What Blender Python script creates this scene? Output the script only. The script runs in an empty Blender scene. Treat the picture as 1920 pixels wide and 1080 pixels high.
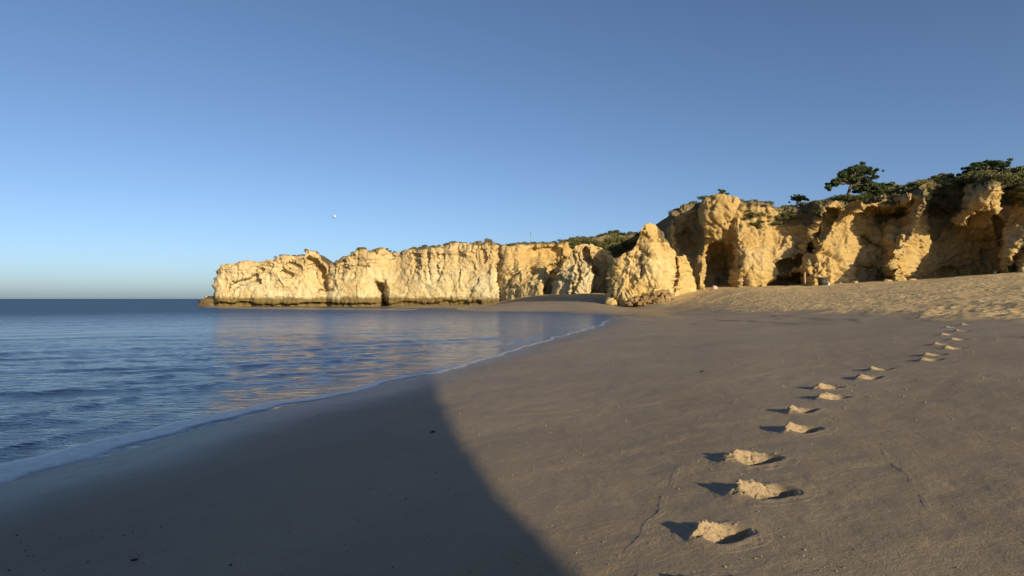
import bpy, math, random
import numpy as np
from mathutils import Vector

random.seed(7)
RNG = np.random.default_rng(11)
sc = bpy.context.scene
col = sc.collection

# ------------------------------------------------------------------ camera
F = 1200.0                                   # focal length in pixels of a 1920 wide frame
CAM = np.array([0.0, 0.0, 1.8])
PITCH = math.atan(20.0 / F)                  # horizon sits a little under the middle
cd = bpy.data.cameras.new('camera')
cd.sensor_width = 36.0
cd.lens = F / 1920.0 * 36.0
cd.clip_start = 0.05
cd.clip_end = 30000.0
cam = bpy.data.objects.new('camera', cd)
cam.location = CAM
cam.rotation_euler = (math.pi / 2 + PITCH, 0, 0)
col.objects.link(cam)
sc.camera = cam

# ------------------------------------------------------------------ sky and sun
SUN_EL = 16.5                                # degrees above the horizon
SUN_AZ = 35.0                                # behind the camera, this far round to the right
w = bpy.data.worlds.new('World')
sc.world = w
w.use_nodes = True
nt = w.node_tree
bg = nt.nodes['Background']
sky = nt.nodes.new('ShaderNodeTexSky')
sky.sky_type = 'NISHITA'
sky.sun_disc = False
sky.sun_elevation = math.radians(SUN_EL)
sky.sun_rotation = math.radians(180.0 - SUN_AZ)
sky.altitude = 1500.0
sky.air_density = 0.75
sky.dust_density = 3.8
sky.ozone_density = 2.6
nt.links.new(sky.outputs[0], bg.inputs[0])
bg.inputs[1].default_value = 0.108
ld = bpy.data.lights.new('sun', 'SUN')
ld.energy = 5.0
ld.angle = math.radians(0.45)
ld.color = (1.0, 0.82, 0.56)
sun = bpy.data.objects.new('sun', ld)
ce, se = math.cos(math.radians(SUN_EL)), math.sin(math.radians(SUN_EL))
TRAVEL = Vector((-math.sin(math.radians(SUN_AZ)) * ce, math.cos(math.radians(SUN_AZ)) * ce, -se))
sun.rotation_euler = TRAVEL.to_track_quat('-Z', 'Y').to_euler()
sun.location = (30, -60, 60)
col.objects.link(sun)
vs = sc.view_settings
vs.view_transform = 'Standard'
vs.look = 'None'
vs.exposure = 0.36
vs.gamma = 1.0

# ------------------------------------------------------------------ helpers
cP, sP = math.cos(PITCH), math.sin(PITCH)
def ray(px, py):
    """direction through a photograph pixel, scaled so that its y part is 1"""
    u = (np.asarray(px, float) - 960.0) / F
    v = (540.0 - np.asarray(py, float)) / F
    y = cP - v * sP
    return u / y, (v * cP + sP) / y
def P(px, py, d):
    a, b = ray(px, py)
    return np.array([a * d, d, CAM[2] + b * d])
def pix(x, y, z):
    """pixel of a world point (for looking up silhouettes)"""
    zz = z - CAM[2]
    depth = y * cP + zz * sP
    up = -y * sP + zz * cP
    return 960.0 + F * x / depth, 540.0 - F * up / depth

def _hash(ix, iy, iz, seed):
    h = (ix.astype(np.int64) * 374761393 + iy.astype(np.int64) * 668265263 + iz.astype(np.int64) * 2147483647 + seed * 1274126177) & 0xFFFFFFFF
    h = ((h ^ (h >> 13)) * 1274126177) & 0xFFFFFFFF
    h = ((h ^ (h >> 16)) * 2246822519) & 0xFFFFFFFF
    return ((h ^ (h >> 15)) & 0xFFFFFF) / float(0xFFFFFF)
def vnoise(x, y, z, seed=0):
    x, y, z = np.broadcast_arrays(np.asarray(x, float), np.asarray(y, float), np.asarray(z, float))
    fx, fy, fz = np.floor(x), np.floor(y), np.floor(z)
    tx, ty, tz = x - fx, y - fy, z - fz
    tx, ty, tz = [t * t * t * (t * (t * 6 - 15) + 10) for t in (tx, ty, tz)]
    r = 0
    for a in (0, 1):
        for b in (0, 1):
            for c in (0, 1):
                r = r + _hash(fx + a, fy + b, fz + c, seed) * (tx if a else 1 - tx) * (ty if b else 1 - ty) * (tz if c else 1 - tz)
    return r * 2 - 1
def fbm(x, y, z, octv=4, seed=0, gain=0.5):
    r, a, f, s = 0, 1.0, 1.0, 0
    for o in range(octv):
        r = r + a * vnoise(x * f + o * 17.3, y * f - o * 9.1, z * f + o * 5.7, seed + o)
        s += a; a *= gain; f *= 2.03
    return r / s * 1.5
def worley(x, y, z, seed=0):
    x, y, z = np.broadcast_arrays(np.asarray(x, float), np.asarray(y, float), np.asarray(z, float))
    fx, fy, fz = np.floor(x), np.floor(y), np.floor(z)
    best = np.full(x.shape, 9.0)
    for a in (-1, 0, 1):
        for b in (-1, 0, 1):
            for c in (-1, 0, 1):
                cx, cy, cz = fx + a, fy + b, fz + c
                px = cx + _hash(cx, cy, cz, seed + 1); py = cy + _hash(cx, cy, cz, seed + 2); pz = cz + _hash(cx, cy, cz, seed + 3)
                best = np.minimum(best, (px - x) ** 2 + (py - y) ** 2 + (pz - z) ** 2)
    return np.sqrt(best)
def blocks(x, y, z, seed=0):
    """constant random value per Voronoi cell: jointed rock"""
    x, y, z = np.broadcast_arrays(np.asarray(x, float), np.asarray(y, float), np.asarray(z, float))
    fx, fy, fz = np.floor(x), np.floor(y), np.floor(z)
    best = np.full(x.shape, 9.0); val = np.zeros(x.shape)
    for a in (-1, 0, 1):
        for b in (-1, 0, 1):
            for c in (-1, 0, 1):
                cx, cy, cz = fx + a, fy + b, fz + c
                dd = (cx + _hash(cx, cy, cz, seed + 1) - x) ** 2 + (cy + _hash(cx, cy, cz, seed + 2) - y) ** 2 + (cz + _hash(cx, cy, cz, seed + 3) - z) ** 2
                m = dd < best
                best = np.where(m, dd, best); val = np.where(m, _hash(cx, cy, cz, seed + 4), val)
    return val * 2 - 1
def sstep(a, b, x):
    t = np.clip((np.asarray(x, float) - a) / (b - a), 0, 1)
    return t * t * (3 - 2 * t)
def poly_dist(qx, qy, pts):
    """distance to a polyline and the side (+ to the right of its direction)"""
    best = np.full(np.shape(qx), 1e9); side = np.zeros(np.shape(qx)); along = np.zeros(np.shape(qx)); acc = 0.0
    for (x0, y0), (x1, y1) in zip(pts[:-1], pts[1:]):
        dx, dy = x1 - x0, y1 - y0
        L2 = dx * dx + dy * dy
        t = np.clip(((qx - x0) * dx + (qy - y0) * dy) / L2, 0, 1)
        ex, ey = qx - (x0 + t * dx), qy - (y0 + t * dy)
        d = np.hypot(ex, ey)
        m = d < best
        best = np.where(m, d, best)
        side = np.where(m, np.sign(ex * dy - ey * dx), side)
        along = np.where(m, acc + t * math.sqrt(L2), along)
        acc += math.sqrt(L2)
    return best, side, along

def link_mesh(name, co, faces, mat=None, parent=None, smooth=True, attrs=None):
    me = bpy.data.meshes.new(name)
    co = np.asarray(co, np.float32).reshape(-1, 3)
    faces = np.asarray(faces, np.int32)
    n, k = faces.shape
    me.vertices.add(len(co)); me.vertices.foreach_set('co', co.ravel())
    me.loops.add(n * k); me.loops.foreach_set('vertex_index', faces.ravel())
    me.polygons.add(n)
    me.polygons.foreach_set('loop_start', np.arange(0, n * k, k, dtype=np.int32))
    me.update(calc_edges=True)
    me.validate()
    if smooth:
        me.polygons.foreach_set('use_smooth', np.ones(len(me.polygons), dtype=bool))
    for an, av in (attrs or {}).items():
        a = me.attributes.new(an, 'FLOAT', 'POINT')
        a.data.foreach_set('value', np.asarray(av, np.float32).ravel())
    if mat: me.materials.append(mat)
    o = bpy.data.objects.new(name, me)
    col.objects.link(o)
    if parent: o.parent = parent
    return o
def grid_faces(nr, nc, wrap=False):
    r = np.arange(nr - 1)[:, None]; c = np.arange(nc if wrap else nc - 1)[None, :]
    a = r * nc + c; b = r * nc + (c + 1) % nc
    return np.stack([a, b, b + nc, a + nc], -1).reshape(-1, 4)
def grid_normals(g):
    du = np.gradient(g, axis=1); dv = np.gradient(g, axis=0)
    n = np.cross(du, dv)
    return n / (np.linalg.norm(n, axis=-1, keepdims=True) + 1e-9)
def tag(o, label=None, cat=None, group=None, kind=None):
    if label: o['label'] = label
    if cat: o['category'] = cat
    if group: o['group'] = group
    if kind: o['kind'] = kind
    return o
def empty(name, loc):
    o = bpy.data.objects.new(name, None)
    o.location = loc; o.empty_display_size = 0.3
    col.objects.link(o)
    return o

class NT:
    """small node-tree writer"""
    def __init__(s, name):
        s.m = bpy.data.materials.new(name); s.m.use_nodes = True
        s.t = s.m.node_tree; s.b = s.t.nodes['Principled BSDF']
    def n(s, kind, **kw):
        nd = s.t.nodes.new(kind)
        for k, v in kw.items():
            if k.startswith('i_'):
                key = k[2:]
                key = int(key) if key.isdigit() else key.replace('_', ' ')
                if isinstance(v, bpy.types.NodeSocket): s.t.links.new(v, nd.inputs[key])
                else: nd.inputs[key].default_value = v
            else: setattr(nd, k, v)
        return nd
    def pos(s): return s.n('ShaderNodeNewGeometry').outputs['Position']
    def mapped(s, vec, scale): return s.n('ShaderNodeMapping', i_Vector=vec, i_Scale=scale).outputs[0]
    def noise(s, vec, scale, detail=4.0, rough=0.55): 
        return s.n('ShaderNodeTexNoise', i_Vector=vec, i_Scale=scale, i_Detail=detail, i_Roughness=rough).outputs[0]
    def ramp(s, fac, stops):
        r = s.n('ShaderNodeValToRGB', i_Fac=fac)
        el = r.color_ramp.elements
        while len(el) < len(stops): el.new(0.5)
        for e, (p, c) in zip(el, stops):
            e.position = p; e.color = (c, c, c, 1) if isinstance(c, (int, float)) else (*c, 1)
        return r.outputs[0]
    def mix(s, fac, a, b, blend='MIX'):
        m = s.n('ShaderNodeMix', data_type='RGBA', blend_type=blend)
        for sock, v in ((m.inputs[0], fac), (m.inputs[6], a), (m.inputs[7], b)):
            if isinstance(v, bpy.types.NodeSocket): s.t.links.new(v, sock)
            elif isinstance(v, tuple): sock.default_value = (*v, 1)
            else: sock.default_value = v
        return m.outputs[2]
    def math(s, op, a, b=0.0, clamp=False):
        m = s.n('ShaderNodeMath', operation=op, use_clamp=clamp)
        for i, v in enumerate((a, b)):
            if isinstance(v, bpy.types.NodeSocket): s.t.links.new(v, m.inputs[i])
            else: m.inputs[i].default_value = v
        return m.outputs[0]
    def attr(s, name): return s.n('ShaderNodeAttribute', attribute_name=name).outputs['Fac']
    def bump(s, height, strength=0.5, dist=0.1, normal=None):
        b = s.n('ShaderNodeBump', i_Height=height, i_Strength=strength, i_Distance=dist)
        if normal: s.t.links.new(normal, b.inputs['Normal'])
        return b.outputs[0]
    def out(s, color=None, rough=None, normal=None, spec=None):
        for k, v in (('Base Color', color), ('Roughness', rough), ('Normal', normal), ('Specular IOR Level', spec)):
            if v is None: continue
            if isinstance(v, bpy.types.NodeSocket): s.t.links.new(v, s.b.inputs[k])
            else: s.b.inputs[k].default_value = (*v, 1) if isinstance(v, tuple) else v
        return s.m

# ------------------------------------------------------------------ materials
def mat_sand():
    t = NT('sand'); p = t.pos()
    dry, wet = t.attr('dry'), t.attr('wet')
    big = t.noise(p, 0.35, 3)
    med = t.noise(p, 6.0, 5, 0.6)
    grain = t.noise(p, 260.0, 2, 0.7)
    damp = t.mix(t.ramp(big, [(0.3, 0.0), (0.7, 1.0)]), (0.300, 0.234, 0.148), (0.372, 0.294, 0.192))
    drc = t.mix(t.ramp(med, [(0.3, 0.0), (0.7, 1.0)]), (0.56, 0.395, 0.18), (0.66, 0.485, 0.24))
    zs = t.n('ShaderNodeSeparateXYZ', i_Vector=p).outputs[2]
    zl = t.math('ADD', t.math('MULTIPLY', zs, 7.0), t.math('MULTIPLY', t.noise(p, 0.5, 4, 0.6), 3.0))
    line = t.noise(t.n('ShaderNodeCombineXYZ', i_X=zl).outputs[0], 1.6, 3, 0.7)
    damp = t.mix(t.math('MULTIPLY', t.ramp(line, [(0.42, 0.0), (0.62, 1.0)]), 0.28), damp, (0.22, 0.168, 0.112))
    c = t.mix(dry, damp, drc)
    c = t.mix(t.math('MULTIPLY', t.ramp(grain, [(0.35, 1.0), (0.62, 0.0)]), 0.42), c, (0.08, 0.065, 0.05))
    c = t.mix(wet, c, t.mix(0.5, c, (0.06, 0.055, 0.052)))
    rough = t.math('SUBTRACT', t.math('ADD', 0.62, t.math('MULTIPLY', dry, 0.3)), t.math('MULTIPLY', wet, 0.27))
    h1 = t.noise(p, 22.0, 5, 0.65)
    h2 = t.noise(p, 120.0, 3, 0.7)
    h3 = t.n('ShaderNodeTexVoronoi', i_Vector=p, i_Scale=3.2).outputs['Distance']
    b = t.bump(h2, 0.6, 0.008)
    b = t.bump(h1, t.math('SUBTRACT', 0.34, t.math('MULTIPLY', wet, 0.30)), 0.03, b)
    b = t.bump(h3, t.math('MULTIPLY', t.math('MULTIPLY', dry, 0.75), t.ramp(t.noise(p, 0.22, 3), [(0.35, 0.15), (0.65, 1.0)])), 0.16, b)
    b = t.bump(t.noise(p, 2.2, 5, 0.7), t.math('MULTIPLY', dry, 0.6), 0.2, b)
    return t.out(c, rough, b, 0.22)
def mat_rock(name, cream, ochre, rust, algae=False, upper=0.35, mott=0.35, soilc=(0.12, 0.105, 0.05)):
    t = NT(name); p = t.pos()
    n1 = t.noise(t.mapped(p, (0.10, 0.10, 0.22)), 1.0, 5, 0.6)
    n2 = t.noise(t.mapped(p, (0.35, 0.35, 0.10)), 1.6, 5, 0.65)
    n3 = t.noise(t.mapped(p, (0.25, 0.25, 1.4)), 1.0, 4, 0.6)
    n4 = t.noise(p, 2.6, 6, 0.7)
    c = t.mix(t.ramp(n1, [(0.38, 0.0), (0.62, 1.0)]), cream, ochre)
    c = t.mix(t.math('MULTIPLY', t.ramp(n2, [(0.52, 0.0), (0.72, 1.0)]), 0.75), c, rust)
    c = t.mix(t.math('MULTIPLY', t.ramp(n3, [(0.45, 0.0), (0.75, 1.0)]), 0.45), c, tuple(min(1, x * 1.12) for x in cream))
    c = t.mix(t.math('MULTIPLY', t.ramp(n4, [(0.30, 1.0), (0.44, 0.0)]), 0.55), c, (0.16, 0.11, 0.05))
    zz0 = t.n('ShaderNodeSeparateXYZ', i_Vector=p).outputs[2]
    up = t.ramp(t.math('DIVIDE', t.math('ADD', zz0, t.math('MULTIPLY', t.math('SUBTRACT', t.noise(t.mapped(p, (0.08, 0.08, 0.3)), 1.0, 4), 0.5), 8.0)), 16.0), [(0.36, 0.0), (0.62, 1.0)])
    c = t.mix(t.math('MULTIPLY', up, upper), c, t.mix(t.ramp(n4, [(0.35, 0.0), (0.7, 1.0)]), rust, ochre))
    c = t.mix(t.math('MULTIPLY', t.ramp(t.noise(p, 0.9, 6, 0.75), [(0.52, 0.0), (0.68, 1.0)]), mott), c, (0.20, 0.15, 0.085))
    soil = t.attr('soil')
    nn = t.math('ADD', soil, t.math('MULTIPLY', t.math('SUBTRACT', t.noise(p, 0.9, 5, 0.7), 0.5), 1.6))
    c = t.mix(t.ramp(nn, [(0.45, 0.0), (0.62, 1.0)]), c, t.mix(t.noise(p, 1.7, 4), soilc, (0.20, 0.145, 0.075)))
    if algae:
        z = t.n('ShaderNodeSeparateXYZ', i_Vector=p).outputs[2]
        zz = t.math('ADD', z, t.math('MULTIPLY', t.math('SUBTRACT', t.noise(t.mapped(p, (0.25, 0.25, 0.5)), 1.0, 6, 0.7), 0.5), 2.6))
        c = t.mix(t.ramp(t.math('DIVIDE', zz, 4.0), [(0.42, 1.0), (0.60, 0.0)]), c, t.mix(t.noise(p, 1.4, 4), (0.10, 0.075, 0.028), (0.24, 0.17, 0.06)))
    b = t.bump(t.noise(p, 5.0, 6, 0.7), 0.55, 0.22)
    b = t.bump(t.noise(t.mapped(p, (0.8, 0.8, 3.0)), 1.5, 4, 0.6), 0.5, 0.25, b)
    return t.out(c, 0.92, b, 0.15)
def mat_leaf(name, a, b_):
    t = NT(name); p = t.pos()
    c = t.mix(t.ramp(t.noise(p, 1.3, 4, 0.7), [(0.3, 0.0), (0.7, 1.0)]), a, b_)
    return t.out(c, 0.75, None, 0.2)
def mat_plain(name, c, rough=0.8, var=0.2, scale=8.0):
    t = NT(name); p = t.pos()
    cc = t.mix(t.noise(p, scale, 4, 0.6), tuple(x * (1 - var) for x in c), tuple(min(1, x * (1 + var)) for x in c))
    return t.out(cc, rough, t.bump(t.noise(p, scale * 3, 4), 0.3, 0.02), 0.3)
def mat_water():
    t = NT('sea_water'); p = t.pos()
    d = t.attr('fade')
    h1 = t.noise(t.mapped(p, (1.0, 1.9, 1.0)), 1.5, 5, 0.62)
    h2 = t.noise(t.mapped(p, (1.0, 1.7, 1.0)), 7.0, 3, 0.6)
    h3 = t.noise(t.mapped(p, (0.35, 0.8, 1.0)), 0.5, 4, 0.6)
    b = t.bump(h2, 0.7, 0.025)
    b = t.bump(h1, 0.75, 0.13, b)
    b = t.bump(h3, t.math('MULTIPLY', d, 1.0), 1.4, b)
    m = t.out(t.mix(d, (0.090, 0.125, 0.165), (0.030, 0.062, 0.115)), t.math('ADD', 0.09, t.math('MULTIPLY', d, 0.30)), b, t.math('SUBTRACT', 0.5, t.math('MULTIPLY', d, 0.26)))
    t.b.inputs['IOR'].default_value = 1.333
    return m
def mat_foam():
    t = NT('swash'); p = t.pos()
    n = t.noise(t.mapped(p, (1, 1, 1)), 5.0, 6, 0.7)
    c = t.mix(t.ramp(n, [(0.35, 0.0), (0.65, 1.0)]), (0.12, 0.13, 0.145), (0.36, 0.37, 0.39))
    return t.out(c, 0.28, t.bump(t.noise(p, 40.0, 4, 0.7), 0.3, 0.01), 0.5)

M_SAND = mat_sand()
M_HEAD = mat_rock('pale_limestone', (0.565, 0.495, 0.30), (0.51, 0.39, 0.185), (0.40, 0.255, 0.092), algae=True, upper=0.65, mott=0.5)
M_CLIFF = mat_rock('ochre_limestone', (0.46, 0.36, 0.175), (0.405, 0.28, 0.095), (0.29, 0.155, 0.048))
M_STACK = mat_rock('stack_limestone', (0.53, 0.42, 0.21), (0.47, 0.335, 0.12), (0.35, 0.19, 0.058))
M_LEAF = mat_leaf('scrub_leaves', (0.055, 0.075, 0.024), (0.125, 0.130, 0.048))
M_LEAF2 = mat_leaf('olive_scrub_leaves', (0.105, 0.110, 0.038), (0.19, 0.170, 0.070))
M_PINE = mat_leaf('pine_needles', (0.028, 0.052, 0.022), (0.075, 0.100, 0.038))
M_BARK = mat_plain('pine_bark', (0.12, 0.08, 0.055), 0.9, 0.4, 6)
M_WATER = mat_water()
M_FOAM = mat_foam()

# ------------------------------------------------------------------ beach terrain
SHORE_PX = [(-420, 1030), (-200, 965), (0, 907), (88, 880), (176, 857), (282, 827), (387, 799), (493, 772), (563, 755), (646, 737), (730, 718), (810, 699),
            (865, 687), (937, 665), (1010, 642), (1083, 623), (1130, 609), (1146, 599), (1120, 590), (1040, 585), (900, 583.5), (760, 582), (600, 581), (480, 579), (400, 577)]
SHORE = []
for px, py in SHORE_PX:
    a, b = ray(px, py)
    d = -CAM[2] / b
    SHORE.append((float(a * d), float(d)))
ctrl = []
for x, y in SHORE: ctrl.append((x, y, 0.0))
# sea bed
for x, y, z in [(-9, 4, -.35), (-12, 10, -.8), (-8, 18, -.7), (-4, 26, -.6), (-14, 40, -1.6), (1, 45, -.7), (4, 60, -.7), (-30, 70, -2), (-10, 80, -1.2), (-60, 90, -3),
                (-90, 60, -4), (-40, 20, -3), (-30, -10, -3), (-120, 130, -4), (-90, 170, -4), (-150, 60, -5), (-70, 112, -1.5)]:
    ctrl.append((x, y, z))
# beach face close to the camera: a plane rising to the right
def near_plane(x, y): return 0.090 * (6.8 + 0.95 * x - 0.32 * y)
for x, y in [(-3, 0), (0, 0), (3, 0), (6, 0), (0, 3), (2, 3), (5, 4), (1, 6), (4, 7), (8, 8), (0, 10), (4, 12), (9, 12), (3, 18), (8, 18), (-3, -5), (2, -6), (8, -6), (-8, -12), (0, -14)]:
    ctrl.append((x, y, near_plane(x, y)))
BERM_PX = [(2150, 612, 12.5), (1920, 606, 15.2), (1800, 603, 18), (1700, 600, 22), (1600, 595, 28), (1500, 590, 36), (1400, 585, 50), (1340, 582, 65), (1260, 576, 84), (1190, 573, 92)]
BERM = []
for px, py, d in BERM_PX:
    q = P(px, py, d); ctrl.append(tuple(q)); BERM.append((q[0], q[1]))
BASE_PX = [(385, 576, 146), (480, 576, 143), (600, 576, 142), (720, 575, 141), (830, 573, 139), (900, 571, 137), (940, 567, 136), (985, 558, 130), (1030, 554, 126), (1090, 552, 120), (1140, 553, 117),
           (1174, 572, 93), (1223, 567, 92), (1260, 555, 95), (1302, 548, 98), (1311, 544, 100), (1373, 541, 97), (1435, 539, 95), (1520, 538, 91), (1600, 532, 91),
           (1676, 530, 86), (1753, 525, 88), (1857, 518, 84), (1919, 515, 77.5), (2010, 511, 77), (2120, 508, 74)]
for px, py, d in BASE_PX: ctrl.append(tuple(P(px, py, d)))
for x, y, z in [(30, 120, 3.6), (50, 115, 4.5), (80, 100, 6), (100, 70, 6), (14, -2, 1.7), (25, 5, 2.6), (45, 20, 4.0), (70, 30, 5.5), (20, -20, 2.5), (45, -10, 4.5), (90, 0, 7), (30, -60, 4), (-20, 165, 2), (20, 150, 3),
                (35, 50, 2.55), (45, 60, 3.4), (28, 60, 1.7), (52, 70, 4.2), (30, 80, 2.6), (11, 105, 1.7), (13, 96, 1.25), (3, 118, 1.6)]:
    ctrl.append((x, y, z))
ctrl = np.array(ctrl)
def _tps(r2): return 0.5 * r2 * np.log(r2 + 1e-9)
# two stage fit in warped coordinates so that near detail and far shape both hold
def _warp(x, y):
    r = np.hypot(x, y) + 1e-6
    s = np.log1p(r / 6.0) / r * 6.0
    return x * s, y * s
_cx, _cy = _warp(ctrl[:, 0], ctrl[:, 1])
_n = len(ctrl)
_A = np.zeros((_n + 3, _n + 3))
_A[:_n, :_n] = _tps((_cx[:, None] - _cx[None]) ** 2 + (_cy[:, None] - _cy[None]) ** 2) + np.eye(_n) * 0.02
_A[:_n, _n:] = np.stack([np.ones(_n), _cx, _cy], 1); _A[_n:, :_n] = _A[:_n, _n:].T
_sol = np.linalg.solve(_A, np.concatenate([ctrl[:, 2], np.zeros(3)]))
def ground(x, y):
    x = np.asarray(x, float); y = np.asarray(y, float); sh = x.shape
    wx, wy = _warp(x.ravel(), y.ravel()); out = np.empty(wx.size)
    for i in range(0, wx.size, 20000):
        a, b = wx[i:i + 20000, None], wy[i:i + 20000, None]
        out[i:i + 20000] = _tps((a - _cx) ** 2 + (b - _cy) ** 2) @ _sol[:_n] + _sol[_n] + _sol[_n + 1] * a[:, 0] + _sol[_n + 2] * b[:, 0]
    return np.clip(out.reshape(sh), -6, 9)
def hit_ground(px, py):
    a, b = ray(px, py)
    t = np.linspace(1.5, 110, 6000)
    g = ground(a * t, t) - (CAM[2] + b * t)
    i = np.argmax(g > 0)
    if i == 0: i = len(t) - 1
    return float(a * t[i]), float(t[i])

# footprints: pixel of the lit crumbs, half length in photograph pixels
FOOT_PX = [(1364, 1121), (1352, 1006), (1432, 922), (1412, 861), (1502, 806), (1502, 772), (1562, 747), (1553, 727), (1628, 709), (1650, 694), (1745, 676), (1751, 667), (1790, 654), (1766, 646), (1797, 637), (1778, 628), (1803, 620), (1783, 614), (1812, 609)]
FEET = []
for px, py in FOOT_PX:
    x, y = hit_ground(px, py); FEET.append((x, y))
_fr = np.random.default_rng(23)
FOOT_SC = np.array([1.0, .98, 1.2, 1.28, 1.12, 1.05, 1.12, 1.08, 1.2, 1.15] + [1.15] * (len(FEET) - 10)); FOOT_ROT = np.radians(_fr.uniform(-16, 16, len(FEET)))
def foot_local(i, X, Y):
    """coordinates of a print: s runs down-sun, t square to it towards the right and away"""
    a = math.radians(SUN_AZ) + FOOT_ROT[i]
    dx, dy = (X - FEET[i][0]) / FOOT_SC[i], (Y - FEET[i][1]) / FOOT_SC[i]
    return -dx * math.sin(a) + dy * math.cos(a), dx * math.cos(a) + dy * math.sin(a)

def damp_detail(X, Y):
    h = 0.010 * fbm(X * .9, Y * .9, 0, 3, 2) + 0.0045 * fbm(X * 5, Y * 5, 0, 3, 4)
    strip = np.exp(-((X + 0.42 * Y - 3.6) / 1.0) ** 2) * sstep(2, 4, Y) * sstep(16, 10, Y)      # old, half washed prints
    h = h - strip * 0.0035 * sstep(.1, .5, fbm(X * 5, Y * 5, 0, 3, 44))
    strip2 = np.exp(-((X + 0.95 * Y - 2.3) / .35) ** 2) * sstep(1.5, 2.5, Y)
    return h - strip2 * 0.004 * sstep(.1, .5, fbm(X * 6, Y * 6, 0, 3, 45))

def build_sand():
    fr = np.radians(np.arange(-50, 50.01, 0.16))
    rest = np.radians(np.arange(54, 306.01, 4.0))
    ang = np.concatenate([fr, rest])
    r = [0.35]
    while r[-1] < 330:
        k = 1.03 if r[-1] < 1.8 else (1.0065 if r[-1] < 40 else 1.008)
        r.append(r[-1] * k)
    r = np.array(r)
    R, A = np.meshgrid(r, ang, indexing='ij')
    X, Y = R * np.sin(A), R * np.cos(A)
    Z = ground(X, Y)
    db, sb, _ = poly_dist(X, Y, [(16, -60), (13.5, -10), (12.6, 6)] + BERM + [(13.5, 100), (9, 112), (2, 125), (-4, 134), (-4, 180)])
    sd = np.where(sb > 0, 1, -1) * db + 0.6 * fbm(X * .5, Y * .5, 0, 3, 3) * np.clip(R / 25, .3, 2)    # + on the dry side
    inner = Y > 5
    dry = sstep(-0.8, 1.8, sd + .5 * fbm(X * 1.3, Y * 1.3, 0, 3, 55))
    # trampled dry sand: overlapping old prints
    pit = worley(X * 1.25, Y * 1.25, 0 * X, 21); pit2 = worley(X * 2.6, Y * 2.6, 0 * X, 31)
    pit3 = worley(X * .8 + .3 * fbm(X, Y, 0, 2, 36), Y * .8, 0 * X, 37)
    busy = sstep(-.35, .45, fbm(X * .11, Y * .14, 0, 3, 38)) * .8 + .2
    Z = Z + dry * (busy * (0.07 * np.clip(pit - .45, -.45, .5) + 0.05 * (pit2 - .45) * sstep(-.2, .4, fbm(X * .3, Y * .3, 5, 2, 39)) + .10 * np.clip(pit3 - .5, -.5, .2)) + 0.10 * fbm(X * .5, Y * .5, 0, 4, 8, .65))
    # low scarps along the foot of the dry sand
    Z = Z + dry * 0.06
    for off, h, wd in ((-1.0, .055, .14), (-2.1, .045, .12), (-3.4, .035, .12)):
        s2 = sd - off * np.clip(R / 18, .6, 3)
        Z = Z + np.where(inner & (Y > 9), h * sstep(-wd, wd, s2 + .25 * fbm(X * .8, Y * .8, 0, 2, 12)) * np.clip(sstep(-.45, .2, fbm(X * .12, Y * .12, 3, 2, 9)), 0, 1), 0)
    Z = Z + (1 - dry) * damp_detail(X, Y)
    for i, (fx, fy) in enumerate(FEET):
        ss_, tt_ = foot_local(i, X, Y)
        q = np.hypot((ss_ + .01) / .135, tt_ / .15)
        m = q < 1.3
        Z[m] -= 0.16 * sstep(1.05, .80, q[m])
    wet = sstep(0.22, 0.02, Z + .05 * fbm(X * .25, Y * .25, 0, 2, 6)) * (1 - dry)
    nr, nc = X.shape
    co = np.stack([X, Y, Z], -1).reshape(-1, 3)
    f = grid_faces(nr, nc, wrap=True)[:, ::-1]
    o = link_mesh('sand', co, f, M_SAND, attrs={'dry': dry, 'wet': wet})
    tag(o, 'damp smooth beach sand with trampled dry sand below the cliffs', kind='structure')
    return o
SAND = build_sand()

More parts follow.
